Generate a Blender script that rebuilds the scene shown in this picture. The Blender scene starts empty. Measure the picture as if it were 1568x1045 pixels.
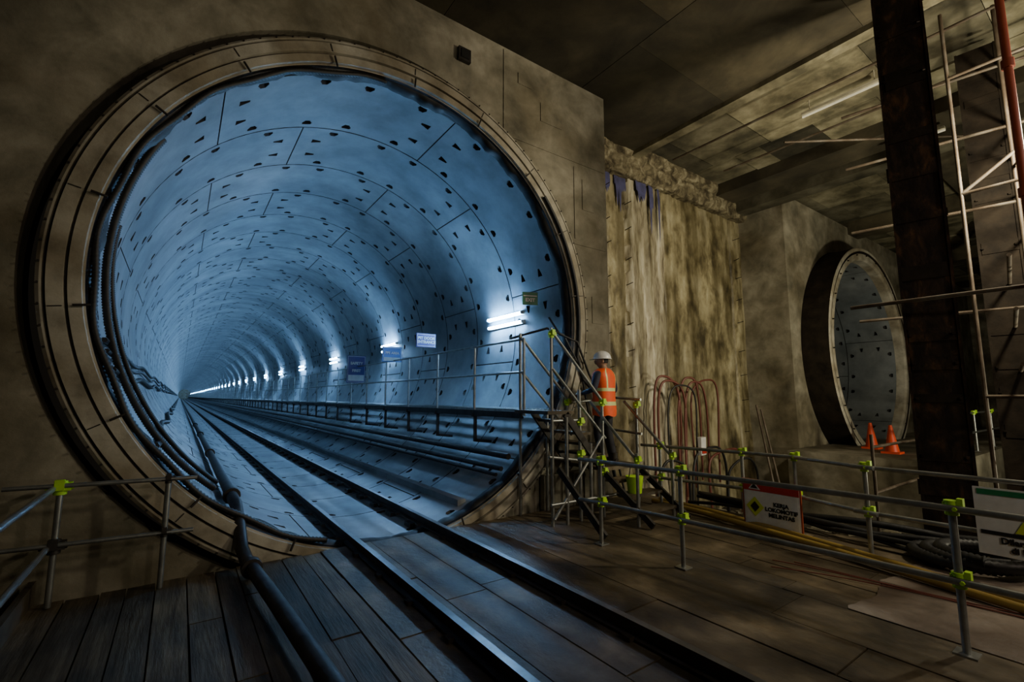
import bpy, math, random
from mathutils import Vector, Matrix, noise
random.seed(7)
S=bpy.context.scene
COL=S.collection
# ---------------------------------------------------------------- builder
class MB:
    def __init__(s): s.v=[];s.f=[];s.m=[];s.s=[]
    def add(s,vs,fs,mi=0,sm=False):
        o=len(s.v); s.v+=[tuple(v) for v in vs]
        for f in fs:
            s.f.append(tuple(i+o for i in f)); s.m.append(mi); s.s.append(sm)
    def box(s,c,sz,mi=0,M=None,jit=0):
        x,y,z=[a/2 for a in sz]; c=Vector(c)
        vs=[Vector((i*x,j*y,k*z)) for i in(-1,1) for j in(-1,1) for k in(-1,1)]
        if jit: vs=[v+Vector([random.uniform(-jit,jit) for _ in range(3)]) for v in vs]
        if M: vs=[M@v for v in vs]
        s.add([v+c for v in vs],[(0,1,3,2),(4,6,7,5),(0,4,5,1),(2,3,7,6),(0,2,6,4),(1,5,7,3)],mi)
    def beam(s,a,b,w,h,mi=0):
        a=Vector(a);b=Vector(b);d=b-a;L=d.length;y=d.normalized()
        x=y.cross(Vector((0,0,1)))
        if x.length<1e-3:x=Vector((1,0,0))
        x.normalize();z=x.cross(y)
        M=Matrix((x,y,z)).transposed()
        s.box((a+b)/2,(w,L,h),mi,M)
    def cyl(s,a,b,r,r2=None,n=10,mi=0):
        s.sweep([a,b],[r,r if r2 is None else r2],n,mi)
    def sweep(s,pts,r,n=8,mi=0,closed=False,caps=True):
        P=[Vector(p) for p in pts];N=len(P)
        R=r if isinstance(r,(list,tuple)) else [r]*N
        vs=[];u=None
        for i,p in enumerate(P):
            if closed: t=P[(i+1)%N]-P[i-1]
            else: t=P[min(i+1,N-1)]-P[max(i-1,0)]
            t.normalize()
            if u is None:
                u=t.cross(Vector((0,0,1)))
                if u.length<.05:u=t.cross(Vector((0,1,0)))
            u=(u-t*u.dot(t)).normalized();w=t.cross(u)
            for k in range(n):
                a=2*math.pi*k/n
                vs.append(p+(u*math.cos(a)+w*math.sin(a))*R[i])
        fs=[]
        for i in range(N if closed else N-1):
            j=(i+1)%N
            for k in range(n):
                fs.append((i*n+k,i*n+(k+1)%n,j*n+(k+1)%n,j*n+k))
        s.add(vs,fs,mi,True)
        if caps and not closed:
            s.add(vs[:n],[tuple(range(n))[::-1]],mi); s.add(vs[-n:],[tuple(range(n))],mi)
    def revY(s,prof,cx,cz,n=128,mi=0,a0=0,a1=2*math.pi,sm=True,closed=False,fn=None):
        full=abs(a1-a0-2*math.pi)<1e-6
        m=n if full else n+1; K=len(prof);vs=[]
        for i in range(m):
            a=a0+(a1-a0)*i/n
            for k,(r,y) in enumerate(prof):
                rr=r+(fn(a,k) if fn else 0)
                vs.append((cx+rr*math.cos(a),y,cz+rr*math.sin(a)))
        fs=[]
        for i in range(n):
            j=(i+1)%m
            for k in range(K if closed else K-1):
                l=(k+1)%K
                fs.append((i*K+k,i*K+l,j*K+l,j*K+k))
        s.add(vs,fs,mi,sm)
    def sphere(s,c,rad,n=12,m=8,mi=0):
        if not isinstance(rad,(tuple,list)):rad=(rad,)*3
        vs=[];fs=[]
        for i in range(m+1):
            t=math.pi*i/m
            for k in range(n):
                a=2*math.pi*k/n
                vs.append((c[0]+rad[0]*math.sin(t)*math.cos(a),c[1]+rad[1]*math.sin(t)*math.sin(a),c[2]+rad[2]*math.cos(t)))
        for i in range(m):
            for k in range(n):
                fs.append((i*n+k,(i+1)*n+k,(i+1)*n+(k+1)%n,i*n+(k+1)%n))
        s.add(vs,fs,mi,True)
    def obj(s,name,mats,parent=None,loc=None,sharp=None):
        me=bpy.data.meshes.new(name); me.from_pydata(s.v,[],s.f)
        if not isinstance(mats,(list,tuple)):mats=[mats]
        for m in mats: me.materials.append(m)
        me.polygons.foreach_set('material_index',s.m)
        me.polygons.foreach_set('use_smooth',s.s)
        me.update()
        if sharp: me.set_sharp_from_angle(angle=math.radians(sharp))
        ob=bpy.data.objects.new(name,me);COL.objects.link(ob)
        if parent:ob.parent=parent
        if loc:ob.location=loc
        return ob
def empty(name,loc=(0,0,0),rz=0):
    e=bpy.data.objects.new(name,None);COL.objects.link(e);e.location=loc;e.rotation_euler=(0,0,rz);e.empty_display_size=.2
    return e
# ---------------------------------------------------------------- materials
def mat(name,stops,rough=.8,scale=2.0,stretch=(1,1,1),bump=.3,bscale=12,metal=0,detail=6,island=0,dist=.0,stops2=None,scale2=.4,bdist=.02,spec=.5,pos=None,stretch2=(1,1,1)):
    m=bpy.data.materials.new(name);m.use_nodes=True;nt=m.node_tree;N=nt.nodes;L=nt.links
    b=N['Principled BSDF'];b.inputs['Roughness'].default_value=rough;b.inputs['Metallic'].default_value=metal
    b.inputs['Specular IOR Level'].default_value=spec
    tc=N.new('ShaderNodeTexCoord');mp=N.new('ShaderNodeMapping');mp.inputs['Scale'].default_value=stretch
    L.new(tc.outputs['Object'],mp.inputs[0])
    nz=N.new('ShaderNodeTexNoise');nz.inputs['Scale'].default_value=scale;nz.inputs['Detail'].default_value=detail;nz.inputs['Roughness'].default_value=.62
    nz.inputs['Distortion'].default_value=dist
    L.new(mp.outputs[0],nz.inputs['Vector'])
    cr=N.new('ShaderNodeValToRGB');E=cr.color_ramp.elements
    n=len(stops)
    ps=pos or [.3+.4*i/max(1,n-1) for i in range(n)]
    E[0].position=ps[0];E[0].color=(*stops[0],1);E[1].position=ps[-1];E[1].color=(*stops[-1],1)
    for i in range(1,n-1):
        e=E.new(ps[i]);e.color=(*stops[i],1)
    L.new(nz.outputs[0],cr.inputs[0]);out=cr.outputs[0]
    if stops2:
        mp2=N.new('ShaderNodeMapping');mp2.inputs['Scale'].default_value=stretch2;L.new(tc.outputs['Object'],mp2.inputs[0])
        n2=N.new('ShaderNodeTexNoise');n2.inputs['Scale'].default_value=scale2;n2.inputs['Detail'].default_value=5
        L.new(mp2.outputs[0],n2.inputs['Vector'])
        c2=N.new('ShaderNodeValToRGB');c2.color_ramp.elements[0].position=.38;c2.color_ramp.elements[1].position=.62
        c2.color_ramp.elements[0].color=(*stops2[0],1);c2.color_ramp.elements[1].color=(*stops2[1],1)
        L.new(n2.outputs[0],c2.inputs[0])
        mx=N.new('ShaderNodeMixRGB');mx.blend_type='MULTIPLY';mx.inputs[0].default_value=1
        L.new(out,mx.inputs[1]);L.new(c2.outputs[0],mx.inputs[2]);out=mx.outputs[0]
    if island:
        g=N.new('ShaderNodeNewGeometry');mr=N.new('ShaderNodeMapRange')
        mr.inputs[3].default_value=1-island;mr.inputs[4].default_value=1+island*.6
        L.new(g.outputs['Random Per Island'],mr.inputs[0])
        mx=N.new('ShaderNodeMixRGB');mx.blend_type='MULTIPLY';mx.inputs[0].default_value=1
        L.new(out,mx.inputs[1]);L.new(mr.outputs[0],mx.inputs[2]);out=mx.outputs[0]
    L.new(out,b.inputs['Base Color'])
    if bump:
        nb=N.new('ShaderNodeTexNoise');nb.inputs['Scale'].default_value=bscale;nb.inputs['Detail'].default_value=8;nb.inputs['Roughness'].default_value=.65
        L.new(mp.outputs[0],nb.inputs['Vector'])
        bp=N.new('ShaderNodeBump');bp.inputs['Strength'].default_value=bump;bp.inputs['Distance'].default_value=bdist
        L.new(nb.outputs[0],bp.inputs['Height']);L.new(bp.outputs[0],b.inputs['Normal'])
    return m
def flat(name,c,rough=.6,metal=0,em=None,es=0):
    k=[max(0,x*.82) for x in c]
    m=mat(name,[k,c],rough=rough,metal=metal,scale=9,bump=.08,bscale=40)
    if em:
        b=m.node_tree.nodes['Principled BSDF'];b.inputs['Emission Color'].default_value=(*em,1);b.inputs['Emission Strength'].default_value=es
    return m
M_portal=mat('portal_concrete',[(.13,.12,.085),(.29,.265,.195),(.48,.44,.345)],scale=1.5,stops2=((.48,.45,.38),(1,1,1)),scale2=.7,bump=.35,bscale=9,detail=12,dist=.3)
M_ring=mat('ring_concrete',[(.28,.26,.205),(.47,.44,.36),(.60,.565,.47)],scale=3,bump=.25,bscale=14,stops2=((.6,.55,.47),(1,1,1)),scale2=1.2)
M_lining=mat('segment_concrete',[(.15,.165,.172),(.255,.275,.285),(.36,.385,.40)],rough=.45,scale=1.1,bump=.12,bscale=7,stops2=((.6,.64,.68),(1,1,1)),scale2=.45,detail=9)
M_pocket=mat('pocket_shade_dark_joint',[(.014,.015,.017),(.045,.045,.045)],scale=6)  # depth shade of bolt pockets put into the colour; joint grooves share it
M_secant=mat('secant_pile_concrete',[(.07,.058,.032),(.20,.17,.095),(.36,.32,.20),(.50,.465,.34)],scale=2.2,stretch=(1.1,1,.6),bump=.6,bscale=9,bdist=.025,detail=14,dist=.2,stops2=((.40,.37,.29),(1,.98,.92)),scale2=2.4,stretch2=(1.3,1,.16),rough=.45,pos=[.33,.44,.54,.68])
M_secwhite=mat('secant_pile_grout',[(.16,.13,.08),(.40,.355,.25),(.62,.585,.46)],scale=3.2,stretch=(2,1,.35),bump=.7,bscale=9,bdist=.03,detail=14,dist=.3,rough=.5,pos=[.36,.48,.64],stops2=((.42,.40,.33),(1,1,1)),scale2=2.0,stretch2=(2,1,.2))
M_cap=mat('broken_concrete',[(.05,.038,.018),(.18,.15,.085),(.38,.34,.225)],scale=3.5,bump=1,bscale=6,bdist=.08,detail=9,dist=.8,rough=.8,pos=[.38,.52,.66])
M_ceil=mat('ceiling_concrete',[(.08,.072,.043),(.19,.17,.105),(.34,.31,.21)],scale=1.3,bump=.3,bscale=6,dist=.15,detail=12,island=.78,pos=[.36,.5,.66])
M_ceild=mat('ceiling_dark_concrete',[(.025,.02,.011),(.07,.058,.033),(.13,.108,.062)],scale=.9,bump=.3,bscale=6,dist=.3,island=.5)
M_dark=mat('dark_ground',[(.015,.012,.008),(.06,.048,.03)],scale=2,bump=.8,bscale=5,bdist=.06)
M_black2=mat('sooty_steel',[(.008,.006,.004),(.03,.022,.014)],scale=3,bump=.4,bscale=8,rough=.8,spec=.2)
M_wood=mat('timber_plank',[(.04,.032,.018),(.115,.09,.052),(.21,.17,.11)],scale=2.6,stretch=(6,.5,1),bump=.4,bscale=5,island=.5,rough=.65,stops2=((.45,.45,.45),(1,1,1)),scale2=1.5)
M_board=mat('deck_sheet',[(.04,.032,.019),(.125,.10,.06),(.24,.20,.13)],scale=2.2,stretch=(1.2,.8,1),bump=.35,bscale=14,island=.3,rough=.55,dist=.3,detail=14,stops2=((.38,.34,.28),(1.1,1.05,1)),scale2=1.3)
M_slab=mat('worn_concrete_slab',[(.10,.08,.06),(.24,.195,.155),(.38,.325,.27)],scale=1.8,bump=.4,bscale=10,dist=.5,detail=14,rough=.5,stops2=((.55,.5,.45),(1,1,1)),scale2=1.5)
M_galv=mat('galvanised_tube',[(.25,.26,.25),(.45,.46,.44)],rough=.38,metal=.8,scale=8,bump=.05)
M_tubeo=mat('weathered_scaffold_tube',[(.045,.028,.016),(.10,.075,.05),(.17,.15,.12)],rough=.6,metal=.3,scale=3,bump=.1)
M_dsteel=mat('dark_steel',[(.02,.018,.016),(.07,.062,.055)],rough=.5,metal=.5,scale=6,bump=.1)
M_rail=mat('rail_steel',[(.03,.022,.016),(.09,.07,.055)],rough=.55,metal=.5,scale=5,bump=.1)
M_railtop=mat('rail_head_worn',[(.10,.095,.09),(.2,.195,.19)],rough=.4,metal=.7,scale=5,bump=.05)
M_rust=mat('rusted_column',[(.010,.006,.004),(.03,.018,.009),(.10,.05,.02)],scale=4,stretch=(1.5,1.5,.8),bump=.4,bscale=12,bdist=.02,dist=.6,rough=.8,detail=10,pos=[.42,.56,.70],spec=.3)
M_rub=mat('black_rubber',[(.006,.006,.006),(.022,.022,.022)],rough=.5,scale=10,bump=.2)
M_clamp=flat('lime_clamp',(.50,.85,.03),.5)
M_hosered=flat('red_hose',(.17,.05,.035),.45)
M_yel=flat('yellow_pipe',(.36,.24,.05),.5)
M_orange=flat('orange_pipe',(.36,.07,.03),.5)
M_cone=flat('cone_red',(.85,.09,.03),.45)
M_white=flat('white_paint',(.8,.8,.78),.5)
M_fit=flat('aged_fitting_enamel',(.5,.47,.36),.5)
M_black=flat('black_paint',(.012,.012,.012),.5)
M_blue=flat('sign_blue',(.03,.16,.6),.4)
M_purple=flat('sign_indigo',(.06,.04,.25),.4)
M_green=flat('sign_green',(.02,.22,.09),.4)
M_red=flat('sign_red',(.50,.03,.02),.4)
M_yg=flat('sign_yellow',(.65,.75,.04),.4)
M_tarp=mat('blue_membrane',[(.035,.035,.08),(.08,.08,.2)],scale=4,bump=.4,bscale=6,rough=.6)
M_tube=flat('blue_white_tube',(.9,.9,.9),.3,0,(.27,.57,1.0),340)
M_tubew=flat('warm_tube',(.7,.68,.55),.3,0,(1,.88,.58),.35)
M_tubed=flat('warm_tube_dim',(.9,.9,.9),.3,0,(1,.9,.62),18)
# ---------------------------------------------------------------- constants
D=6.07;CX=2.38;CZ=3.12;CX2=18.2;CZ2=3.17;R=3.2;TL=360
# ---------------------------------------------------------------- walls with round holes
def holed_wall(x0,x1,z0,z1,cx,cz,r,y,depth):
    b=MB();angs=[2*math.pi*i/144 for i in range(144)]
    angs+=[math.atan2(zz-cz,xx-cx)%(2*math.pi) for xx in(x0,x1) for zz in(z0,z1)]
    angs=sorted(set(round(a,6) for a in angs));n=len(angs);vs=[]
    for a in angs:
        c,s=math.cos(a),math.sin(a)
        tx=((x1-cx)/c if c>0 else (x0-cx)/c) if abs(c)>1e-9 else 1e9
        tz=((z1-cz)/s if s>0 else (z0-cz)/s) if abs(s)>1e-9 else 1e9
        t=min(tx,tz)
        vs+=[(cx+t*c,y,cz+t*s),(cx+r*c,y,cz+r*s),(cx+r*c,y+depth,cz+r*s)]
    fs=[]
    for i in range(n):
        j=(i+1)%n
        fs+=[(i*3,i*3+1,j*3+1,j*3),(i*3+1,i*3+2,j*3+2,j*3+1)]
    b.add(vs,fs)
    for xx in(x0,x1):
        b.add([(xx,y,z0),(xx,y+1.6,z0),(xx,y+1.6,z1),(xx,y,z1)],[(0,1,2,3)])
    b.add([(x0,y,z1),(x1,y,z1),(x1,y+1.6,z1),(x0,y+1.6,z1)],[(0,1,2,3)])
    return b
b=holed_wall(-6,6.6,-1.2,7.8,CX-.07,CZ+.02,3.64,D,.5)
b.box((5.4,D-.004,6.2),(2.3,.02,.02))
b.box((4.15,D-.004,7.0),(.02,.02,1.5));b.box((6.1,D-.004,4.6),(.9,.02,.015));b.box((5.75,D-.004,5.4),(.02,.02,1.4))
for x,z,w,h in((5.2,6.9,.5,.35),(6.1,5.6,.3,.6),(4.6,7.35,.3,.2),(6.3,3.4,.3,.5)): b.box((x,D-.006,z),(w,.014,h))
b.obj('wall_portal',M_portal)
b=MB();b.box((3.35,D-.04,7.25),(.22,.06,.22),0);b.box((3.35,D-.075,7.25),(.14,.02,.14),1)
b.obj('junction_box',[M_dsteel,M_black])
b=holed_wall(14.1,36,-1.2,7.8,CX2,CZ2,3.5,D,.6)
b.obj('wall_second_portal',M_portal)
# recessed secant pile wall
b=MB();nx,nz=200,170;x0,x1,z0,z1=6.55,14.15,-1.2,8.0;vs=[];fs=[];mi=[]
for i in range(nx+1):
    x=x0+(x1-x0)*i/nx
    for k in range(nz+1):
        z=z0+(z1-z0)*k/nz
        y=7.42
        wob=.08*noise.noise(Vector((0,2,z*.8)))
        if 8.75+wob<x<10.1+wob*1.5: y-=.12+.05*noise.noise(Vector((x*2.5,1,z*.7)))+.02*noise.noise(Vector((x*9,4,z*5)))
        elif x>=10.1:
            y-=.03+.03*noise.noise(Vector((x*1.5,7,z*.6)))
            for g in(13.5,): y+=.08*math.exp(-((x-g-wob*.4)/.04)**2)
        else:
            y-=.02+.03*noise.noise(Vector((x*2,3,z*.7)))
            y+=.1*math.exp(-((x-8.0-wob*.3)/.04)**2)
        for g in(8.72+wob,9.35+wob,10.14+wob*1.5): y+=(.12 if g!=9.35+wob else .06)*math.exp(-((x-g)/.04)**2)
        if z<1.2: y-=.10*(1.2-z)*(.5+.5*noise.noise(Vector((x*2.2,0,z*.4))))
        y+=.012*noise.noise(Vector((x*12,0,z*12)))
        vs.append((x,y,z))
for i in range(nx):
    xc=x0+(x1-x0)*(i+.5)/nx
    for k in range(nz):
        fs.append((i*(nz+1)+k,(i+1)*(nz+1)+k,(i+1)*(nz+1)+k+1,i*(nz+1)+k+1))
        zc=z0+(z1-z0)*(k+.5)/nz;wob=.08*noise.noise(Vector((0,2,zc*.8)))
        mi.append(1 if (8.75+wob<xc<10.1+wob*1.5) else 0)
b.add(vs,fs,0,True)
b.m=mi
b.obj('wall_secant_piles',[M_secant,M_secwhite])
b=MB();n1=260;vs=[];fs=[]
prof=[(7.5,7.25),(7.22,7.25),(7.14,7.3),(7.12,7.38),(7.12,7.5),(7.10,7.62),(7.12,7.7),(7.06,7.78),(7.05,7.9),(7.05,8.1)]
K=len(prof)
for i in range(n1+1):
    x=6.5+7.7*i/n1
    for k,(y,z) in enumerate(prof):
        q=.05*noise.noise(Vector((x*2.3,k*.6,0)))+.035*noise.noise(Vector((x*9,k*1.7,3)))
        st=.16*noise.noise(Vector((math.floor(x*1.6)*3.1,0,5)))
        vs.append((x,y+q+(st if k>0 else 0)*.4,z+q*.8+(st if k<5 else 0)))
for i in range(n1):
    for k in range(K-1): fs.append((i*K+k,i*K+k+1,(i+1)*K+k+1,(i+1)*K+k))
b.add(vs,fs,0,False);b.obj('capping_beam',M_cap)
b=MB();b.box((-6.1,-3,3.3),(.2,22,9.2));b.obj('wall_left',M_portal)
b=MB();b.box((36.1,-3,3.3),(.2,22,9.2));b.obj('wall_right',M_portal)
b=MB();b.box((15,-14,3.3),(42.4,.2,9.2));b.obj('wall_back',M_portal)
b=MB()
b.add([(-6,-14,-1.2),(36,-14,-1.2),(36,7.6,-1.2),(-6,7.6,-1.2)],[(0,1,2,3)])
b.obj('floor',M_dark)
# ceiling : formwork bays
b=MB()
for x0,x1,mi,z in((-6,-1.5,0,7.8),(-1.5,3,0,7.8),(3,6,0,7.8),(6,8.9,0,7.8)):
    yy=-13.9
    while yy<6.2:
        L=random.choice([1.8,2.4,3.0]);y2=min(yy+L,7.6)
        b.box(((x0+x1)/2,(yy+y2)/2,z+.1+random.uniform(0,.015)),(x1-x0-.01,y2-yy-.008,.2),mi);yy=y2
xx=8.9
while xx<36:
    w=random.choice([.9,1.2,1.8,2.4]);x2=min(xx+w,36);yy=-13.9
    while yy<7.6:
        L=random.choice([.6,1.2,2.4,1.5]);y2=min(yy+L,7.6)
        b.box(((xx+x2)/2,(yy+y2)/2,8.05+random.uniform(0,.06)),(x2-xx-.015,y2-yy-.015,.2),1);yy=y2
    xx=x2
b.box((15,-3,8.4),(42.4,22.4,.3),0)
for x,w,h in((8.8,.25,.35),(19.5,.9,.5),(27,.9,.5)): b.box((x,-3.1,8.05-h/2),(w,21.4,h),1 if x<9 else 0)
b.box((12.9,-3.1,7.85),(.9,21.4,.4),0);b.box((13.75,-3.1,7.7),(.5,21.4,.6),1)
b.box((24,2.6,7.85),(20,.7,.4),0)
b.obj('ceiling',[M_ceild,M_ceil])
# ---------------------------------------------------------------- portal rings
b=MB()
b.revY([(3.56,6.3),(3.56,5.99),(3.53,5.97),(3.515,5.97),(3.512,6.02),(3.488,6.02),(3.485,5.96),(3.365,5.96),(3.362,6.01),(3.338,6.01),(3.335,5.97),(3.235,5.97),(3.23,6.02),(3.215,6.02),(3.21,6.3)],CX,CZ,200,sm=False)
for i in range(len(b.f)):
    if i%14 in(4,8,13,0): b.m[i]=1
for i in range(18):
    a=math.radians(8+20*i);c,s=math.cos(a),math.sin(a)
    b.cyl((CX+3.17*c,5.94,CZ+3.17*s),(CX+3.30*c,5.93,CZ+3.30*s),.013,mi=1,n=6)
    b.box((CX+3.425*c,5.957,CZ+3.425*s),(.10,.01,.01),1,Matrix.Rotation(-a,3,'Y'))
for i in range(110):
    a=math.radians(360/110*i+1);c,s=math.cos(a),math.sin(a)
    b.cyl((CX+3.54*c,6.02,CZ+3.54*s),(CX+3.54*c,5.955,CZ+3.54*s),.011,mi=1,n=6)
b.obj('portal_ring',[M_ring,M_dsteel])
b=MB()
def rag(a,k):
    if k==0:return 0
    return -.02+.07*noise.noise(Vector((math.cos(a)*5,math.sin(a)*5,1)))+.035*noise.noise(Vector((math.cos(a)*22,math.sin(a)*22,1)))
b.revY([(3.205,6.06),(3.17,6.10),(3.195,6.24)],CX,CZ,300,fn=rag)
pts=[];rr=[]
for i in range(420):
    a=math.radians(95+160*i/419);q=3.16+.015*math.sin(i*.13)
    pts.append((CX+q*math.cos(a),6.06,CZ+q*math.sin(a)));rr.append(.036 if i%2 else .027)
b.sweep(pts,rr,8)
b.obj('rubber_seal',M_rub)
b=MB();q=.965
b.revY([(r*q,y) for r,y in [(3.60,6.3),(3.60,5.36),(3.57,5.34),(3.48,5.34),(3.46,5.42),(3.42,5.42),(3.40,5.36),(3.22,5.36),(3.18,5.42),(3.17,5.66)]],CX2,CZ2,160,sm=False)
for i in range(len(b.f)):
    if i%9 in(0,3,4,5):b.m[i]=1
for i in range(24):
    a=math.radians(15*i);c,s=math.cos(a),math.sin(a)
    b.cyl((CX2+3.36*q*c,5.35,CZ2+3.36*q*s),(CX2+3.36*q*c,5.31,CZ2+3.36*q*s),.02,mi=1,n=6)
b.obj('second_portal_ring',[M_ring,M_black2])
# ---------------------------------------------------------------- segment lining
def lining(name,cx,cz,y0,count,rot,parent,R=R):
    W=1.5;b=MB()
    lines=[]
    for i in range(96):
        a=3.75*i
        if i%16==0: lines+=[(a-.18,0,-1),(a,.04,-1),(a+.18,0,i)]
        else: lines.append((a,0,i))
    ys=[0,.012,.10,.225,.42,.55,.95,1.08,1.275,1.40,1.488,1.5]
    def P(a,y,r):
        t=math.radians(a+rot);return (cx+r*math.cos(t),y0+y,cz+r*math.sin(t))
    n=len(lines);ny=len(ys);vs=[]
    for a,g,i in lines:
        for j,y in enumerate(ys):
            vs.append(P(a,y,R+max(g,.035 if j in(0,ny-1) else 0)))
    b.add(vs,[],0)
    for q in range(n):
        a,g,i=lines[q];p=(q+1)%n;a2=lines[p][0]
        if a2<a:a2+=360
        for j in range(ny-1):
            i0,i1,i2,i3=q*ny+j,p*ny+j,p*ny+j+1,q*ny+j+1
            im=i%16 if i>=0 else -1
            ring=(j in(2,8)) and im in(2,6,9,13)
            lon=(j in(4,6)) and im in(1,14)
            if ring or lon:
                A0,A1,Y0,Y1=a+.55,a2-.55,ys[j]+.004,ys[j+1]-.004
                am=(A0+A1)/2
                if ring:
                    if j==2: out=[(A0+.2,Y0),(A1-.2,Y0),(A1,Y0+.05),(am+.6,Y1),(am-.6,Y1),(A0,Y0+.05)];deep=lambda aa,yy:(Y1-yy)/(Y1-Y0)
                    else: out=[(am-.6,Y0),(am+.6,Y0),(A1,Y1-.05),(A1-.2,Y1),(A0+.2,Y1),(A0,Y1-.05)];deep=lambda aa,yy:(yy-Y0)/(Y1-Y0)
                else:
                    s=im==1
                    out=[(A0,Y0),(A1,Y0+.04),(A1,Y1-.04),(A0,Y1)] if s else [(A0,Y0+.04),(A1,Y0),(A1,Y1),(A0,Y1-.04)]
                    deep=(lambda aa,yy:(A1-aa)/(A1-A0)) if s else (lambda aa,yy:(aa-A0)/(A1-A0))
                m=len(out)
                rim=[P(x,y,R) for x,y in out]
                bot=[P(am+(x-am)*.85,(Y0+Y1)/2+(y-(Y0+Y1)/2)*.85,R+.02+.12*deep(x,y)) for x,y in out]
                o=len(b.v);b.v+=rim+bot
                for k in range(m):
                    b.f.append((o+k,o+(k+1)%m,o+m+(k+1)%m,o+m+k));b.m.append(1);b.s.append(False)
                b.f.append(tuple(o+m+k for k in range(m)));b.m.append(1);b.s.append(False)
                quad=[i0,i1,i2,i3];qa=[(a,ys[j]),(a2,ys[j]),(a2,ys[j+1]),(a,ys[j+1])]
                near=[min(range(4),key=lambda c:((qa[c][0]-x)/3.75)**2+((qa[c][1]-y)/.13)**2) for x,y in out]
                for k in range(m):
                    k2=(k+1)%m;c1,c2=near[k],near[k2]
                    if c1==c2: b.f.append((quad[c1],o+k2,o+k))
                    else: b.f.append((quad[c1],quad[c2],o+k2,o+k))
                    b.m.append(0);b.s.append(True)
            else:
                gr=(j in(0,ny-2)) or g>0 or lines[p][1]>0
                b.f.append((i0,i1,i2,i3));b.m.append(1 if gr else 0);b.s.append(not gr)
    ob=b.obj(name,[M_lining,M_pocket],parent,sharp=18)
    ar=ob.modifiers.new('a','ARRAY');ar.count=count;ar.use_relative_offset=False;ar.use_constant_offset=True;ar.constant_offset_displace=(0,3.0,0)
    return ob
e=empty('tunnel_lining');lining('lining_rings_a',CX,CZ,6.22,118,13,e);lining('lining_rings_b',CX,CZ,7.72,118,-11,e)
b=MB();b.revY([(0.01,TL),(3.2,TL)],CX,CZ,48);b.obj('end_bulkhead',M_ring,e)
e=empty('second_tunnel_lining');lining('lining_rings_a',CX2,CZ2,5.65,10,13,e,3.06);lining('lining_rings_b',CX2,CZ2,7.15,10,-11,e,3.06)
b=MB();b.revY([(0.01,35.6),(3.05,35.6)],CX2,CZ2,48);b.obj('end_bulkhead',M_portal,e)
# ---------------------------------------------------------------- tunnel lamps
b=MB()
y=8.0
while y<TL-1:
    for z in(3.48,3.30):
        x=CX+math.sqrt(R*R-(z-CZ)**2)-.085
        b.box((x+.05,y,z),(.04,1.32,.07),1)
        b.cyl((x,y-.6,z),(x,y+.6,z),.023,n=8,mi=0)
        for q in(-.62,.62): b.box((x+.02,y+q,z),(.07,.04,.06),1)
    y+=6.7
b.obj('tunnel_batten_lights',[M_tube,M_white])
# ---------------------------------------------------------------- walkway in tunnel (open slatted grating)
e=empty('tunnel_walkway')
WX=4.36;WZ=1.6
b=MB();y=5.95
while y<TL-2:
    for k in range(10):
        b.box((WX+.045+.078*k,y+1.0,WZ-.02),(.028,1.985,.04),0)
    for q in(.1,1.0,1.9): b.box(((WX+5.10)/2,y+q,WZ-.045),(5.10-WX,.03,.02),0)
    y+=2
b.obj('deck_grating',M_galv,e)
b=MB();y=5.8
b.box((WX,(5.8+TL)/2,WZ-.09),(.05,TL-5.9,.10),0)
while y<TL-.5:
    b.cyl((WX,y,WZ-.1),(WX,y,WZ+1.12),.022,n=8,mi=1)
    if y>6.4:
        b.beam((WX-.05,y,WZ-.12),(5.1,y,WZ-.12),.05,.07)
        b.beam((WX+.02,y,WZ-.12),(WX+.02,y,1.0),.05,.05)
        b.beam((WX+.02,y,1.02),(4.72,y,.98),.05,.05)
    y+=1.5
for z in(1.1,.58): b.cyl((WX,5.8,WZ+z),(WX,TL-.1,WZ+z),.02,n=8,mi=1)
b.obj('frame_and_handrail',[M_dsteel,M_galv],e)
b=MB()
for x,z,r in((4.38,.84,.05),(4.24,.66,.04),(4.14,.58,.03)): b.cyl((x,6.25,z),(x,TL-.1,z),r,n=8)
b.obj('service_pipes',M_dsteel)
b=MB()
zz=lambda x:CZ-math.sqrt(R*R-(x-CX)**2)
y=6.4
while y<TL-3:
    b.box((3.62,y+1.5,(zz(3.46)-.1+.24)/2),(.14,2.98,.34-zz(3.46)),0);y+=3
b.obj('concrete_kerb',M_lining)
b=MB()
for i,(z,r) in enumerate(((2.35,.03),(2.22,.025),(2.05,.035),(1.3,.04))):
    pts=[]
    for k in range(190):
        y=6.3+k*(.5+k*.0025);z2=z+.05*math.sin(y*1.1+i)
        pts.append((CX-math.sqrt(R*R-(z2-CZ)**2)+.06,y,z2))
    b.sweep(pts,r,6)
for off,rad,ya,a0 in((0,.045,6.3,150),(.06,.03,6.45,170)):
    pts=[];rr=[]
    for i in range(300):
        t=i/299;a=math.radians(a0+(232-a0)*t)
        q=R-.05-off-.05*math.sin(t*3.14);pts.append((CX+q*math.cos(a),ya+.9*t*t,CZ+q*math.sin(a)));rr.append(rad if i%2 else rad*.78)
    b.sweep(pts,rr,10)
b.obj('wall_cables',M_rub)
b=MB()
base=[(.62,TL-.1,.60),(.62,60,.60),(.62,20,.60),(.60,7,.60),(.60,6.6,.60),(.61,6.3,.58),(.63,6.05,.42),(.65,5.85,.20),(.68,5.6,.12),(.71,5.35,.11),(.78,4.3,.11),(.88,2.6,.11),(.96,0,.11),(1.0,-6,.11)]
b.sweep(base,.064,14)
for y,x,z in((6.75,.60,.60),(12,.61,.60),(18,.62,.60),(24,.62,.60),(5.45,.70,.11),(1.5,.92,.11)):
    b.cyl((x,y-.05,z),(x,y+.05,z),.095,n=14)
b.obj('discharge_pipe',M_dsteel)
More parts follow.
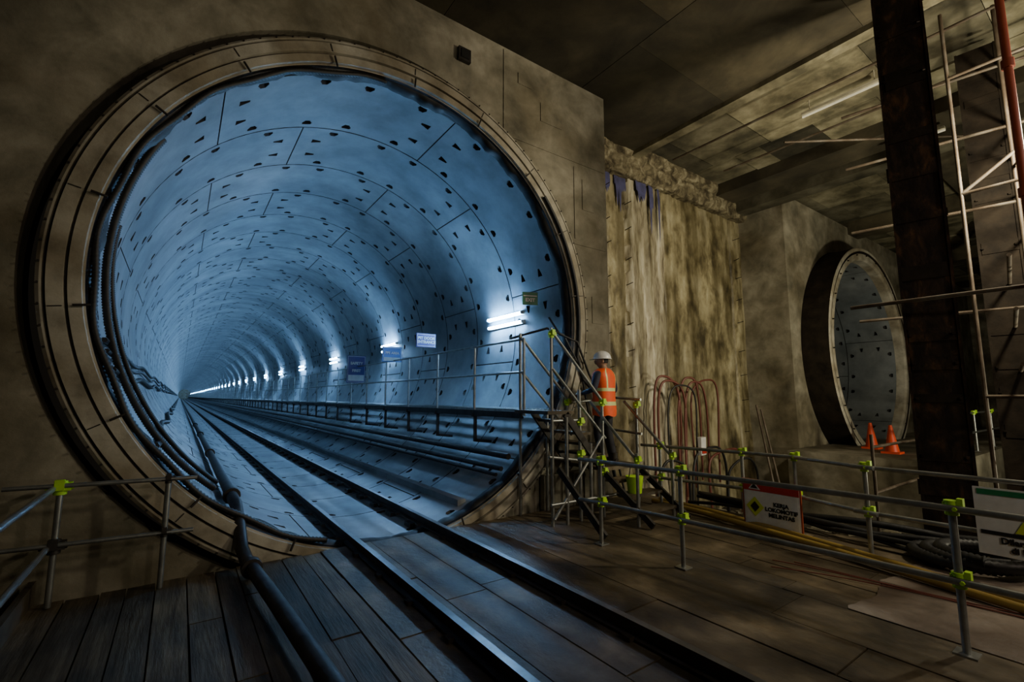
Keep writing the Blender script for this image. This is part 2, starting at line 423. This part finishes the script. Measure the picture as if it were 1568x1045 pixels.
# ---------------------------------------------------------------- rails
e=empty('railway_track')
for j,x in enumerate((CX-.56,CX+.53)):
    b=MB()
    pr=[(-.055,0.01),(.055,0.01),(.055,.022),(.010,.035),(.010,.09),(.03,.10),(.03,.13),(-.03,.13),(-.03,.10),(-.010,.09),(-.010,.035),(-.055,.022)]
    n=len(pr);vs=[(x+p,-6,z) for p,z in pr]+[(x+p,TL-.1,z) for p,z in pr]
    b.add(vs,[(k,(k+1)%n,n+(k+1)%n,n+k) for k in range(n)]+[tuple(range(n))]);b.m[6]=1
    y=-5
    while y<60:
        for s in(-1,1): b.box((x+s*.075,y,.025),(.05,.08,.03),0)
        y+=.75
    b.obj('rail_%d'%(j+1),[M_rail,M_railtop],e)
b=MB();y=6.5
while y<TL:
    for x in(CX-.56,CX+.53): b.box((x,y,-.02),(.26,.2,.055))
    y+=.75
b.obj('base_pads',M_dsteel,e)
# ---------------------------------------------------------------- deck
b=MB();x=-.95
while x<1.3:
    w=random.choice([.19,.22,.24]);y=-4.0-random.random()*2
    while y<6.0:
        L=random.choice([2.4,3.2,3.9]);y2=min(y+L,5.95+random.uniform(-.06,.0))
        if y2-y>.1: b.box((x+w/2,(y+y2)/2,-.03+random.uniform(-.012,.0)),(w-.012,y2-y-.012,.06),0,None,.003)
        y+=L
    x+=w
b.box((-.95,.8,.07),(.05,10.4,.2))
b.obj('timber_deck',M_wood)
b=MB();x=x+.005
for w in(.30,.3,.42,.42,.2,.5,.55,.6):
    y=-4.0-random.random()*2
    while y<6.0:
        L=random.choice([2.44,3.0,1.8]);y2=min(y+L,5.95)
        if y2-y>.1:b.box((x+w/2,(y+y2)/2,-.02+random.uniform(-.004,.004)),(w-.01,y2-y-.01,.04),0)
        y+=L
    x+=w
XA=x
while x<7.0:
    w=.305;y=1.2-random.random()*.8
    while y<6.0:
        L=random.choice([1.2,1.8,2.4]);y2=min(y+L,5.95)
        if y2-y>.1:b.box((x+w/2,(y+y2)/2,-.02+random.uniform(-.004,.004)),(w-.01,y2-y-.01,.04),0)
        y+=L
    x+=w
XE=x
b.obj('deck_sheets',M_board)
b=MB()
def crack(t,a): return a+.12*noise.noise(Vector((t*1.3,a,0)))+.03*noise.noise(Vector((t*7,a,4)))
def slab(xl,xr,ylo,yhi):
    n=60;vs=[];fs=[]
    for i in range(n+1):
        t=i/n;xx=xl+(xr-xl)*t
        vs+=[(xx,ylo(xx),.010),(xx,yhi(xx),.010),(xx,yhi(xx),-.06),(xx,ylo(xx),-.06)]
    for i in range(n):
        a=i*4;c=a+4;fs+=[(a,a+1,c+1,c),(a+1,a+2,c+2,c+1),(a+3,a,c,c+3)]
    fs+=[(0,1,2,3),(n*4,n*4+1,n*4+2,n*4+3)]
    b.add(vs,fs)
cl=lambda x:crack(x,.2+.2*(x-4.7))
yh=lambda x:1.75+.12*noise.noise(Vector((x*2,0,0)))+.04*noise.noise(Vector((x*9,0,2)))
slab(XA+.01,XE,lambda x:-6.0,cl)
slab(XA+.01,5.7,lambda x:cl(x)+.012,yh)
slab(5.712,XE,lambda x:cl(x)+.012,yh)
b.obj('concrete_apron',M_slab)
b=MB()
for yy in(-3,-1,1,3,5,5.8): b.box(((XE-1)/2,yy,-.19),(XE+.9,.2,.22))
for xx in(-.8,1.8,4.4,6.9):
    for yy in(-3,1,5): b.box((xx,yy,-.75),(.2,.2,.9))
b.obj('deck_support_frame',M_dsteel)
# ---------------------------------------------------------------- guardrails
def clamp(b,p,mi=1,s=1):
    x,y,z=p
    b.cyl((x,y,z-.045*s),(x,y,z+.045*s),.036*s,n=8,mi=mi)
    b.box((x+.02,y+.0,z+.01),(.085*s,.075*s,.05*s),mi)
    b.cyl((x-.07*s,y-.03,z),(x+.07*s,y-.03,z),.013*s,n=6,mi=mi)
    b.box((x,y-.045*s,z+.03),(.05*s,.03*s,.07*s),mi)
def guard(name,posts,zs=(1.0,.5),h=1.05,ext=.3,base=0.0,clampall=True):
    b=MB()
    for p in posts:
        b.cyl((p[0],p[1],base),(p[0],p[1],base+h),.0245,n=10,mi=0)
        b.box((p[0],p[1],base+.010),(.13,.13,.012),0)
        for z in zs:
            if clampall or z==zs[0]: clamp(b,(p[0],p[1],base+z),1,1.15)
    for z in zs:
        for i in range(len(posts)-1):
            a=Vector((*posts[i],base+z));c=Vector((*posts[i+1],base+z));d=(c-a).normalized()
            off=Vector((-.045,0,0))
            b.cyl(a-d*(ext if i==0 else .12)+off,c+d*(ext if i==len(posts)-2 else .12)+off,.0245,n=10,mi=0)
    return b.obj(name,[M_galv,M_clamp])
guard('guardrail',[(4.34,4.2),(4.46,3.14),(4.62,.99),(4.7,-1.2)])
guard('guardrail',[(6.45,4.9),(6.68,3.66),(6.74,2.98),(6.45,2.1),(6.5,.6),(6.5,-1)])
b=MB()
for p in((-.8,5.75),(-.03,5.72),(-.8,3.0),(-.8,.6)):
    b.cyl((*p,0),(*p,1.05),.0245,n=10)
for z in(1.0,.5):
    b.cyl((-.84,5.95,z),(-.84,-1.5,z),.0245,n=10);b.cyl((-1.15,5.7,z+.03),(.2,5.7,z-.0),.02,n=10)
    clamp(b,(-.8,5.75,z),2 if z<.8 else 1,1.3);clamp(b,(-.03,5.72,z),2,.8);clamp(b,(-.8,3.0,z),2,.9)
b.obj('edge_guardrail',[M_galv,M_clamp,M_dsteel])
# ---------------------------------------------------------------- scaffold stair
e=empty('scaffold_stair')
LZ=.72
b=MB()
b.box((4.5,5.5,WZ-.03),(.5,.8,.05))
nt=4
for i in range(nt):
    x=4.83+.18*i;z=WZ-(WZ-LZ)*(i+1)/(nt+1);b.box((x,5.5,z),(.22,.75,.04))
b.box((5.75,5.5,LZ-.025),(.85,.82,.05))
for i in range(3):
    y=4.98-.24*i;z=LZ-LZ*(i+1)/4;b.box((5.74,y,z),(.76,.24,.04))
b.obj('treads',M_board,e)
b=MB()
for y in(5.12,5.88):
    b.beam((4.6,y,WZ-.05),(5.4,y,LZ-.1),.04,.10)
    b.cyl((4.36,y,2.74),(5.42,y,1.68),.0245,n=10,mi=1);b.cyl((4.36,y,2.2),(5.42,y,1.16),.022,n=10,mi=1)
for x in(5.34,6.14):
    b.beam((x,5.1,LZ-.05),(x,4.2,0.05),.04,.09)
    b.cyl((x,5.35,1.72),(x,4.45,.9),.0245,n=10,mi=1)
    b.cyl((x,4.45,0),(x,4.45,1.0),.0245,n=10,mi=1);clamp(b,(x,4.45,.9),2)
b.beam((4.44,5.1,.78),(4.46,4.25,.05),.04,.09)
for x,y,h in((4.36,5.14,2.8),(4.9,5.14,1.9),(5.34,5.1,1.75),(6.14,5.1,1.75),(4.36,5.9,2.8),(4.9,5.9,1.6),(5.34,5.9,1.75),(6.14,5.9,1.9),(4.6,5.1,1.5),(5.1,5.12,1.1)):
    b.cyl((x,y,0),(x,y,h),.0245,n=10,mi=1)
for x,y,z in((4.9,5.14,1.42),(5.34,5.1,1.7),(6.14,5.1,1.66),(6.14,5.9,1.8),(4.9,5.14,.95),(5.34,5.1,.66),(6.14,5.1,.64),(4.36,5.14,2.7),(5.34,5.9,1.7)): clamp(b,(x,y,z),2,1.1)
b.cyl((4.3,5.14,.95),(6.25,5.14,.66),.022,n=8,mi=1);b.cyl((4.3,5.1,.3),(6.25,5.1,.3),.022,n=8,mi=1)
b.cyl((4.36,5.1,.1),(5.34,5.1,1.2),.022,n=8,mi=1);b.cyl((4.36,5.14,1.45),(4.9,5.14,1.45),.022,n=8,mi=1)
b.cyl((6.14,5.9,1.8),(6.14,5.0,1.75),.022,n=8,mi=1);b.cyl((6.14,5.9,1.25),(6.14,5.0,1.2),.022,n=8,mi=1)
b.cyl((5.34,5.9,1.7),(6.2,5.9,1.75),.022,n=8,mi=1)
b.obj('frame',[M_dsteel,M_galv,M_clamp],e)
b=MB();b.box((5.35,5.97,.27),(1.0,.1,.54));
for i in range(4): b.box((4.98+.25*i,5.905,.27),(.03,.03,.54))
b.obj('plywood_box',M_portal)
# ---------------------------------------------------------------- right hand area
b=MB();b.box((21,4.4,-.42),(15.5,3.2,1.6));
b.obj('portal_landing_slab',M_portal)
for i,(x,y) in enumerate(((15.6,4.85),(14.7,4.15))):
    b=MB();b.box((x,y,.405),(.38,.38,.05),0)
    b.cyl((x,y,.42),(x,y,1.08),.15,.035,n=18,mi=0);b.cyl((x,y,.66),(x,y,.80),.105,.076,n=18,mi=1);b.cyl((x,y,.9),(x,y,.98),.062,.048,n=18,mi=1)
    b.obj('traffic_cone',[M_cone,M_white])
guard('landing_guardrail',[(13.6,3.0),(15.2,3.0),(17,3.0),(19,3.0),(21,3.0)],base=.38,clampall=False)
def kingpost(name,x,y,w,rot,m=M_rust):
    b=MB();Mz=Matrix.Rotation(rot,3,'Z')
    def bx(c,s,mi=0):
        v=Mz@Vector((c[0],c[1],0));b.box((x+v.x,y+v.y,c[2]),s,mi,Mz)
    for s in(-1,1): bx((0,s*.14,3.3),(w,.03,8.9))
    bx((0,0,3.3),(.03,.28,8.9))
    z=-.8
    while z<7.4:
        h=random.uniform(.06,.30)
        bx((random.uniform(-.02,.02),-.14-.022,z),(w*random.uniform(.8,1.0),.014,h),random.choice([0,0,1]))
        if random.random()<.5:
            for q in(-.38,.38): bx((q*w,-.19,z),(.03,.03,.03))
        z+=random.uniform(.3,.9)
    for q in(-.47,.47): bx((q*w,-.165,3.3),(.03,.02,8.9))
    b.obj(name,[m,M_black2])
kingpost('steel_column',8.0,1.72,.54,math.radians(-78))
kingpost('steel_column',10.9,1.38,.50,math.radians(-83),M_black2)
kingpost('steel_column',22.5,3.1,.6,0)
b=MB();b.sweep([(7.3,.68,-.1),(7.3,.68,7.75)],.038,12)
for z in(1,2.5,4,5.5,7): b.cyl((7.3,.68,z-.05),(7.3,.68,z+.05),.056,n=12)
b.obj('orange_riser_pipe',M_orange)
b=MB()
def T(a,c,r=.0245): b.cyl(a,c,r,n=8)
T((7.4,2.4,3.0),(7.5,-1,3.0));T((9.2,6.3,7.4),(9.2,-2,7.4));T((10.9,6.0,7.5),(11.0,-1,7.5))
for z in(4.3,5.0,5.6,6.2,6.8,7.2): T((9.4,.9,z),(15,1.6,z+.05))
for z in(3.4,5.0,6.2,7.2): T((9.6,3.0,z-.3),(10.4,-1,z-.3))
for z in(.9,2.2,2.9,3.6): T((8.5,1.0,z),(16,2.0,z))
T((9.6,4.0,6.9),(12.5,1.6,6.9));T((9.3,.9,5.0),(12.2,1.2,7.2));T((9.5,.9,.2),(12.2,1.2,2.9));T((9.5,.9,3.6),(12.2,1.2,1.0))
for x,y in((9.4,.95),(11.9,1.2),(13.2,1.4),(14.4,1.55),(10.2,-.2),(9.0,1.45)): T((x,y,-1.2),(x,y,7.55),.0245)
T((9.0,1.45,6.5),(9.0,-1,6.5));T((9.0,1.45,4.7),(9.0,-1,4.7));T((9.0,1.45,1.8),(9.0,-1,1.8));T((9.0,1.45,4.7),(9.4,-.8,6.5))
T((10.5,2.4,-1.2),(10.5,2.4,3.2));T((12,2.8,-1.2),(12,2.8,3));T((9.0,2.8,1.0),(13.2,2.8,1.0));T((9.0,2.8,.3),(13.2,2.8,.3));T((9,2.8,-1.2),(9,2.8,1.2))
T((10.3,4.8,-1.2),(11.0,5.6,1.6));T((10.6,4.8,-1.2),(11.2,5.6,1.5))
b.obj('scaffold_tubes',M_tubeo)
b=MB();
for i in range(9):
    x=8.6+random.random()*3.5;y=2.2+random.random()*3.5
    b.box((x,y,-1.1+random.random()*.2),(random.uniform(.3,1.6),random.uniform(.1,.3),.1),0,Matrix.Rotation(random.random()*3,3,'Z'))
for i in range(220):
    x=8.4+random.random()*4.6;y=2.2+random.random()*4.8;s=random.uniform(.05,.3)
    b.box((x,y,-1.17),(s,s*.8,s*.7),1,Matrix.Rotation(random.random()*3,3,'Z'),s*.15)
b.obj('construction_debris',[M_wood,M_portal])
b=MB()
for j in range(4):
    pts=[]
    for i in range(60):
        t=i/59;pts.append((7.02+.2*math.sin(t*7+j)+.1*j,4.8-5.2*t,.06+.03*j+.04*abs(math.sin(t*11+j*2))))
    b.sweep(pts,.026+.006*j,8)
pts=[];rr=[]
for i in range(240):
    t=i/239;a=t*math.pi*5
    pts.append((6.95+.38*math.cos(a),1.5+.38*math.sin(a)-.3*t,.08+.10*t));rr.append(.065 if i%2 else .05)
b.sweep(pts,rr,10)
b.obj('coiled_cables',M_rub)
b=MB()
b.sweep([(6.62,5.2,.06),(6.56,4.2,.06),(6.2,2.4,.06),(5.8,.9,.06),(5.4,-1.5,.06)],.04,12)
b.sweep([(6.80,5.2,.06),(6.74,4.2,.06),(6.36,2.4,.06),(5.96,.9,.06),(5.55,-1.5,.06)],.04,12)
b.obj('yellow_hose_pipe',M_yel)
b=MB()
for j in range(3):
    pts=[(5.2+.12*j+1.0*t+.12*math.sin(t*6+j),2.6-4*t+.1*math.sin(t*9+2*j),.02) for t in [i/40 for i in range(41)]]
    b.sweep(pts,.006,6)
b.obj('floor_wires',M_hosered)
b=MB()
def arch(x0,x1,zt,zb,y,r,mi):
    pts=[]
    for i in range(49):
        t=i/48;a=math.pi*(1-t)
        w=.05*math.sin(t*9+x0*5)
        pts.append(((x0+x1)/2+(x1-x0)/2*math.copysign(abs(math.cos(a))**.75,math.cos(a))+w,y+.06*math.sin(t*7),zb+(zt-zb)*math.sin(a)**.55+.04*math.sin(t*13+x1)))
    b.sweep(pts,r,8,mi)
arch(8.9,9.9,2.3,-.9,6.9,.028,0);arch(9.0,10.05,2.2,-.95,6.85,.028,0);arch(9.75,10.6,2.3,-.2,6.8,.026,0);arch(9.9,10.8,2.2,-.5,6.75,.026,0);arch(10.5,11.7,2.25,-.4,6.95,.025,0);arch(9.2,10.3,2.1,-1.0,6.7,.02,1);arch(9.9,11.3,.6,-1.1,6.6,.03,1);arch(10.4,11.9,.5,-1.1,6.5,.03,0);arch(8.5,9.6,.4,-1.1,6.5,.03,1);arch(11.2,12.6,.2,-1.1,6.5,.03,1)
b.obj('hanging_hoses',[M_hosered,M_rub])
b=MB();b.box((10.3,6.6,.62),(.2,.08,.42),0,None,.01);b.box((10.3,6.55,.5),(.16,.03,.1),1);b.obj('hose_tag',[M_white,M_red])
b=MB()
for x0,x1,zt,dep in((7.95,8.15,7.15,1.3),(8.30,8.72,7.15,1.0),(8.95,9.35,7.15,1.3),(9.45,9.62,7.15,2.2),(9.8,9.88,7.15,2.6)):
    n=24
    vs=[];
    for i in range(n+1):
        x=x0+(x1-x0)*i/n;L=dep*(.25+1.1*abs(noise.noise(Vector((x*9,3,1)))))*(1-abs(2*i/n-1)**3*.7)
        vs+=[(x,7.24 if x>8.75 else 7.36,zt+.1),(x,7.21 if x>8.75 else 7.34,zt-L)]
    b.add(vs,[(2*i,2*i+1,2*i+3,2*i+2) for i in range(n)],0,True)
b.obj('membrane_scraps',M_tarp)
b=MB()
for x in(7.95,8.7,13.7):
    z=0
    while z<7:
        b.cyl((x,7.4,z),(x+random.uniform(-.05,.05),7.2,z+.03),.010,n=6);z+=random.uniform(.5,1.0)
b.obj('rebar_stubs',M_dsteel)
b=MB()
pts=[(CX+3.30*math.cos(math.radians(a)),5.93,CZ+3.30*math.sin(math.radians(a))) for a in range(40,-12,-3)]
b.sweep(pts+[(5.75,5.93,2.1),(6.0,5.93,1.9),(6.25,5.93,1.2),(6.35,5.7,.1)],.032,8)
b.sweep([(5.3,6.3,3.2),(5.2,5.9,2.85),(5.6,5.9,2.75),(5.9,5.93,2.2),(6.3,5.93,1.6),(6.5,5.7,.1)],.02,8)
b.sweep([(4.6,6.5,2.8),(5.0,6.0,2.95),(5.3,5.92,2.85),(5.7,5.94,2.3),(5.9,5.95,1.5)],.02,8)
b.obj('hanging_cables',M_rub)
# ---------------------------------------------------------------- ceiling light fittings
def batten(name,a,c,m,top=7.98):
    a=Vector(a);c=Vector(c);b=MB();b.beam(a+Vector((0,0,.05)),c+Vector((0,0,.05)),.12,.05,1);b.cyl(a,c,.025,n=10,mi=0)
    for q in(a+(c-a)*.1,c-(c-a)*.1): b.cyl(q+Vector((0,0,.05)),Vector((q.x,q.y,top)),.01,n=6,mi=1)
    b.obj(name,[m,M_fit])
batten('ceiling_batten_light',(10.3,2.5,7.65),(10.3,3.9,7.65),M_tubew)
batten('ceiling_batten_light',(12.9,2.2,7.45),(12.9,3.2,7.45),M_tubew,7.6)
batten('tunnel_ceiling_light',(18.2,11,5.95),(18.2,12.4,5.95),M_tubed,6.18)
# ---------------------------------------------------------------- signs
def text(s,size,loc,m,parent,align='CENTER'):
    cu=bpy.data.curves.new('txt','FONT');cu.body=s;cu.size=size;cu.align_x=align;cu.align_y='CENTER';cu.extrude=.002;cu.offset=.004*size/.1
    o=bpy.data.objects.new('lettering',cu);COL.objects.link(o)
    bpy.context.view_layer.update();dg=bpy.context.evaluated_depsgraph_get()
    me=bpy.data.meshes.new_from_object(o.evaluated_get(dg));bpy.data.objects.remove(o)
    o=bpy.data.objects.new('lettering',me);COL.objects.link(o);me.materials.clear();me.materials.append(m)
    o.parent=parent;o.location=loc;o.rotation_euler=(math.radians(90),0,0)
def poly(b,pts,y,mi):
    n=len(pts);vs=[(x,y,z) for x,z in pts]+[(x,y+.004,z) for x,z in pts]
    b.add(vs,[tuple(range(n)),tuple(range(n,2*n))[::-1]]+[(k,(k+1)%n,n+(k+1)%n,n+k) for k in range(n)],mi)
H=math.pi/2
e=empty('locomotive_warning_sign',(6.58,3.23,.34),-H)
b=MB();b.box((0,0,0),(.76,.02,.64),0);b.box((0,-.012,0),(.72,.008,.60),1);b.box((0,-.018,.235),(.72,.006,.13),2)
b.box((0,-.018,-.055),(.68,.006,.42),1)
poly(b,[(-.21,.09),(-.09,-.04),(-.21,-.17),(-.33,-.04)],-.026,3)
poly(b,[(-.21,.03),(-.15,-.04),(-.21,-.11),(-.27,-.04)],-.031,4)
poly(b,[(-.29,.19),(-.13,.19),(-.21,.29)],-.026,1);poly(b,[(-.26,.205),(-.16,.205),(-.21,.27)],-.031,4)
b.obj('panel',[M_orange,M_white,M_red,M_yg,M_black],e)
text('KERJA\nLOKOMOTIF\nMELINTAS',.072,(.13,-.024,-.05),M_black,e)
e=empty('danger_sign',(6.4,.80,.62),-H)
b=MB();b.box((0,0,0),(.8,.02,.62),0)
poly(b,[(-.14,-.08),(.14,-.08),(0,.19)],-.02,2);poly(b,[(-.07,-.045),(.07,-.045),(0,.10)],-.026,1)
b.box((0,-.014,-.105),(.74,.006,.035),1);b.box((0,-.014,.27),(.74,.006,.05),3)
b.obj('panel',[M_white,M_black,M_yg,M_green],e)
text('Dilarang Berada\ndi Pembatas',.075,(0,-.018,-.205),M_black,e)
def tsign(name,y,z,w,h,m,txt,size,m2=None):
    e=empty(name,(4.31,y,z),0);b=MB();b.box((0,0,0),(w,.02,h),0)
    b.box((0,-.012,0),(w-.04,.006,h-.04),1);b.box((0,-.016,0),(w-.06,.006,h-.06),0)
    if m2: b.box((0,-.02,-h*.32),(w-.08,.006,h*.22),2)
    b.obj('panel',[m,M_white,m2 or M_white],e)
    if txt:text(txt,size,(0,-.026,h*.08 if m2 else 0),M_white,e)
tsign('pit_door_entrance_sign',9.3,3.02,.46,.30,M_purple,'PIT DOOR\nENTRANCE',.085)
tsign('information_sign',11.3,2.86,.5,.38,M_blue,'PPE AREA',.085,M_white)
tsign('notice_board',14.2,2.62,.55,.82,M_purple,'SAFETY\n\nFIRST',.11,M_white)
e=empty('exit_sign',(5.22,6.75,3.62),math.radians(-20));b=MB();b.box((0,0,0),(.30,.02,.24),0);b.box((0,-.012,.05),(.26,.006,.02),1);b.obj('panel',[M_green,M_white],e);text('EXIT',.09,(0,-.014,-.03),M_white,e)
# ---------------------------------------------------------------- worker
M_skin=flat('skin',(.42,.24,.15),.5);M_shirt=flat('navy_shirt',(.02,.024,.048),.8);M_trou=flat('dark_trousers',(.03,.03,.038),.85)
M_vest=flat('orange_vest',(1.0,.12,.015),.6,0);M_refl=flat('reflective_tape',(.80,.85,.35),.4);M_helm=flat('white_helmet',(.9,.9,.88),.3);M_boot=flat('boots',(.03,.024,.018),.6);M_hair=flat('hair',(.01,.008,.006),.7)
wk=empty('worker',(5.66,5.36,LZ),math.radians(14));wk.scale=(1.16,1.14,1.04)
J={'pel':(0,0,.92,.15,.115),'sp':(0,-.005,1.10,.14,.105),'ch':(0,-.01,1.30,.165,.115),'nb':(0,-.01,1.44,.075,.065),'nk':(0,.005,1.52,.055,.055),'hd':(0,.015,1.57,.05,.05),
 'sl':(-.18,-.01,1.40,.065,.06),'el':(-.31,-.03,1.15,.050,.050),'wl':(-.26,.21,1.08,.030,.028),
 'sr':(.18,-.01,1.40,.065,.06),'er':(.27,-.04,1.13,.050,.050),'wr':(.17,.17,1.02,.030,.028),
 'hl':(-.09,0,.86,.095,.10),'kl':(-.10,.05,.49,.068,.07),'al':(-.11,-.02,.10,.05,.05),
 'hr':(.09,0,.86,.095,.10),'kr':(.11,.01,.49,.068,.07),'ar':(.13,-.06,.10,.05,.05)}
E=[('pel','sp'),('sp','ch'),('ch','nb'),('nb','nk'),('nk','hd'),('ch','sl'),('sl','el'),('el','wl'),('ch','sr'),('sr','er'),('er','wr'),('pel','hl'),('hl','kl'),('kl','al'),('pel','hr'),('hr','kr'),('kr','ar')]
ks=list(J);me=bpy.data.meshes.new('body');me.from_pydata([J[k][:3] for k in ks],[(ks.index(a),ks.index(c)) for a,c in E],[])
ob=bpy.data.objects.new('body_src',me);COL.objects.link(ob)
sk=ob.modifiers.new('s','SKIN')
for i,k in enumerate(ks):
    me.skin_vertices[0].data[i].radius=J[k][3:5];me.skin_vertices[0].data[i].use_root=(k=='pel')
sk.use_smooth_shade=True
ob.modifiers.new('u','SUBSURF').levels=2
bpy.context.view_layer.update();dg=bpy.context.evaluated_depsgraph_get()
m2=bpy.data.meshes.new_from_object(ob.evaluated_get(dg));bpy.data.objects.remove(ob)
for m in(M_shirt,M_trou,M_skin):m2.materials.append(m)
for p in m2.polygons:
    c=p.center;p.use_smooth=True
    p.material_index=1 if c.z<.95 and abs(c.x)<.24 and not(c.y>.14) else (2 if c.z>1.47 else 0)
ob=bpy.data.objects.new('body',m2);COL.objects.link(ob);ob.parent=wk
b=MB();rings=[(.74,.180,.150),(.82,.186,.152),(.90,.185,.148),(.96,.182,.143),(1.02,.180,.140),(1.07,.180,.139),(1.12,.182,.139),(1.17,.186,.140),(1.22,.192,.142),(1.28,.198,.143),(1.33,.204,.140),(1.38,.205,.130),(1.42,.187,.112),(1.455,.14,.095),(1.48,.085,.075)]
n=40
for q,(z,a,c) in enumerate(rings):
    for k in range(n):
        t=2*math.pi*k/n
        sq=lambda v:math.copysign(abs(v)**.8,v)
        b.v.append((a*sq(math.cos(t))*(1+.012*math.sin(t*9+z*12)),-.005+c*sq(math.sin(t)),z+(.0 if q else .012*math.sin(5*t))))
for q in range(len(rings)-1):
    for k in range(n):
        x=.2*math.cos(2*math.pi*(k+.5)/n)
        tape=(q in(2,6)) or (q>6 and .085<abs(x)<.125)
        b.f.append((q*n+k,q*n+(k+1)%n,(q+1)*n+(k+1)%n,(q+1)*n+k));b.m.append(1 if tape else 0);b.s.append(True)
b.obj('vest',[M_vest,M_refl],wk)
hd=empty('head',(0,.015,1.60),math.radians(38));hd.parent=wk
b=MB();n,m=24,18
for i in range(m+1):
    t=math.pi*i/m
    for k in range(n):
        a=2*math.pi*k/n
        x=.073*math.sin(t)*math.cos(a);y=.092*math.sin(t)*math.sin(a);z=.118*math.cos(t)
        if z<0: x*=1+z*2.2;y=y*(1+z*1.2)+(-z)*.10
        if y>.05 and abs(x)<.018 and -.045<z<.02: y+=.02*(1-abs(x)/.018)
        if y>.05 and .012<abs(x)<.045 and 0.0<z<.03: y-=.008
        b.v.append((x,y,z))
for i in range(m):
    for k in range(n):
        q=(i*n+k,(i+1)*n+k,(i+1)*n+(k+1)%n,i*n+(k+1)%n)
        c=[sum(b.v[j][d] for j in q)/4 for d in range(3)]
        b.f.append(q);b.s.append(True);b.m.append(1 if (c[1]<.01 and c[2]>-.045) or c[2]>.06 else 0)
for s in(-1,1):
    b.sphere((s*.074,-.0,-.005),(.012,.02,.032),8,6,0);b.sphere((s*.028,.082,.012),(.011,.006,.006),8,6,3)
    b.sphere((s*.028,.084,.032),(.018,.004,.004),8,6,1)
b.sphere((0,.089,-.052),(.022,.006,.006),8,6,2)
b.obj('face',[M_skin,M_hair,M_hosered,M_white],hd)
b=MB()
for i in range(9):
    t=math.pi/2*i/8
    for k in range(32):
        a=2*math.pi*k/32
        b.v.append((.108*math.sin(t)*math.cos(a),-.005+.128*math.sin(t)*math.sin(a),.038+.118*math.cos(t)+(.006 if abs(math.cos(a)*math.sin(t))<.16 else 0)))
for i in range(8):
    for k in range(32): b.f.append((i*32+k,(i+1)*32+k,(i+1)*32+(k+1)%32,i*32+(k+1)%32));b.m.append(0);b.s.append(True)
vs=[]
for k in range(32):
    a=2*math.pi*k/32;f=max(0,math.sin(a))
    vs+=[(.106*math.cos(a),-.005+.126*math.sin(a),.04),(.120*math.cos(a),-.005+(.140+.05*f)*math.sin(a),.030-.012*f),(.104*math.cos(a),-.005+.124*math.sin(a),.030)]
b.add(vs,[(3*k+q,3*((k+1)%32)+q,3*((k+1)%32)+q+1,3*k+q+1) for k in range(32) for q in(0,1)],0,True)
b.obj('helmet',M_helm,hd)
def hand(b,w,d,up,s):
    w=Vector(w);d=Vector(d).normalized();up=Vector(up);up=(up-d*up.dot(d)).normalized();sd=d.cross(up)*s
    b.sweep([w-d*.02,w+d*.02,w+d*.05,w+d*.085],[.026,.030,.034,.028],10)
    for i,L in enumerate((.07,.078,.072,.058)):
        o=w+d*.08+sd*(.03-.02*i)
        p=[o,o+d*L*.4-up*.004,o+d*L*.65-up*L*.28,o+d*L*.6-up*L*.65]
        b.sweep(p,[.0095,.009,.008,.0065],7)
    o=w+d*.03+sd*.03
    b.sweep([o,o+sd*.022+d*.02-up*.008,o+sd*.025+d*.045-up*.02,o+sd*.012+d*.062-up*.032],[.012,.011,.0095,.007],7)
b=MB();hand(b,J['wl'][:3],(.2,1,-.25),(0,.3,1),1);hand(b,J['wr'][:3],(-.5,1,-.3),(0,.3,1),-1);b.obj('hands',M_skin,wk)
b=MB()
for x,y in((-.11,-.02),(.13,-.06)):
    b.sweep([(x,y-.055,.045),(x,y+0,.055),(x,y+.07,.048),(x,y+.14,.038),(x,y+.19,.03)],[.040,.05,.048,.044,.026],12)
    b.sweep([(x,y-.005,.05),(x,y-.005,.17)],[.05,.056],12);b.box((x,y+.06,.012),(.08,.26,.022))
b.obj('boots',M_boot,wk)
b=MB();b.cyl((5.62,4.74,.38),(5.62,4.74,.62),.10,.13,n=18);b.sweep([(5.50,4.74,.62),(5.53,4.74,.74),(5.62,4.74,.78),(5.71,4.74,.74),(5.74,4.74,.62)],.008,6,1)
b.obj('lime_bucket',[M_clamp,M_dsteel])
# ---------------------------------------------------------------- lights
def area(name,loc,target,size,power,col):
    l=bpy.data.lights.new(name,'AREA');l.energy=power;l.size=size;l.color=col
    o=bpy.data.objects.new(name,l);COL.objects.link(o);o.location=loc
    o.rotation_euler=(Vector(target)-Vector(loc)).to_track_quat('-Z','Y').to_euler()
area('work_floodlight',(8.6,.0,5.2),(9.5,7,3.8),.5,310,(1,.89,.65))
area('ceiling_fill_light',(12.5,-2,.8),(12.8,3,8),.8,400,(1,.93,.67))  # added out-of-view uplight that brightens the ceiling bays
area('deck_fill_light',(7.5,-4,6),(5.5,2,0),.6,90,(1,.80,.64))  # added warm fill over the deck, no fixture modelled
area('sign_fill_light',(3.0,-4.5,4.5),(6.5,3,.3),.5,75,(1,.87,.68))  # added fill behind the camera for signs, ring and near deck
w=bpy.data.worlds.new('World');S.world=w;w.use_nodes=True
w.node_tree.nodes['Background'].inputs[0].default_value=(.5,.42,.3,1);w.node_tree.nodes['Background'].inputs[1].default_value=.01
# ---------------------------------------------------------------- camera
c=bpy.data.cameras.new('camera');co=bpy.data.objects.new('camera',c);COL.objects.link(co)
c.sensor_width=36;c.lens=36*710/1568;c.clip_start=.05;c.clip_end=600
co.location=(0,0,1.8);co.rotation_euler=(math.radians(90+6.83),0,math.radians(-35.45))
S.camera=co
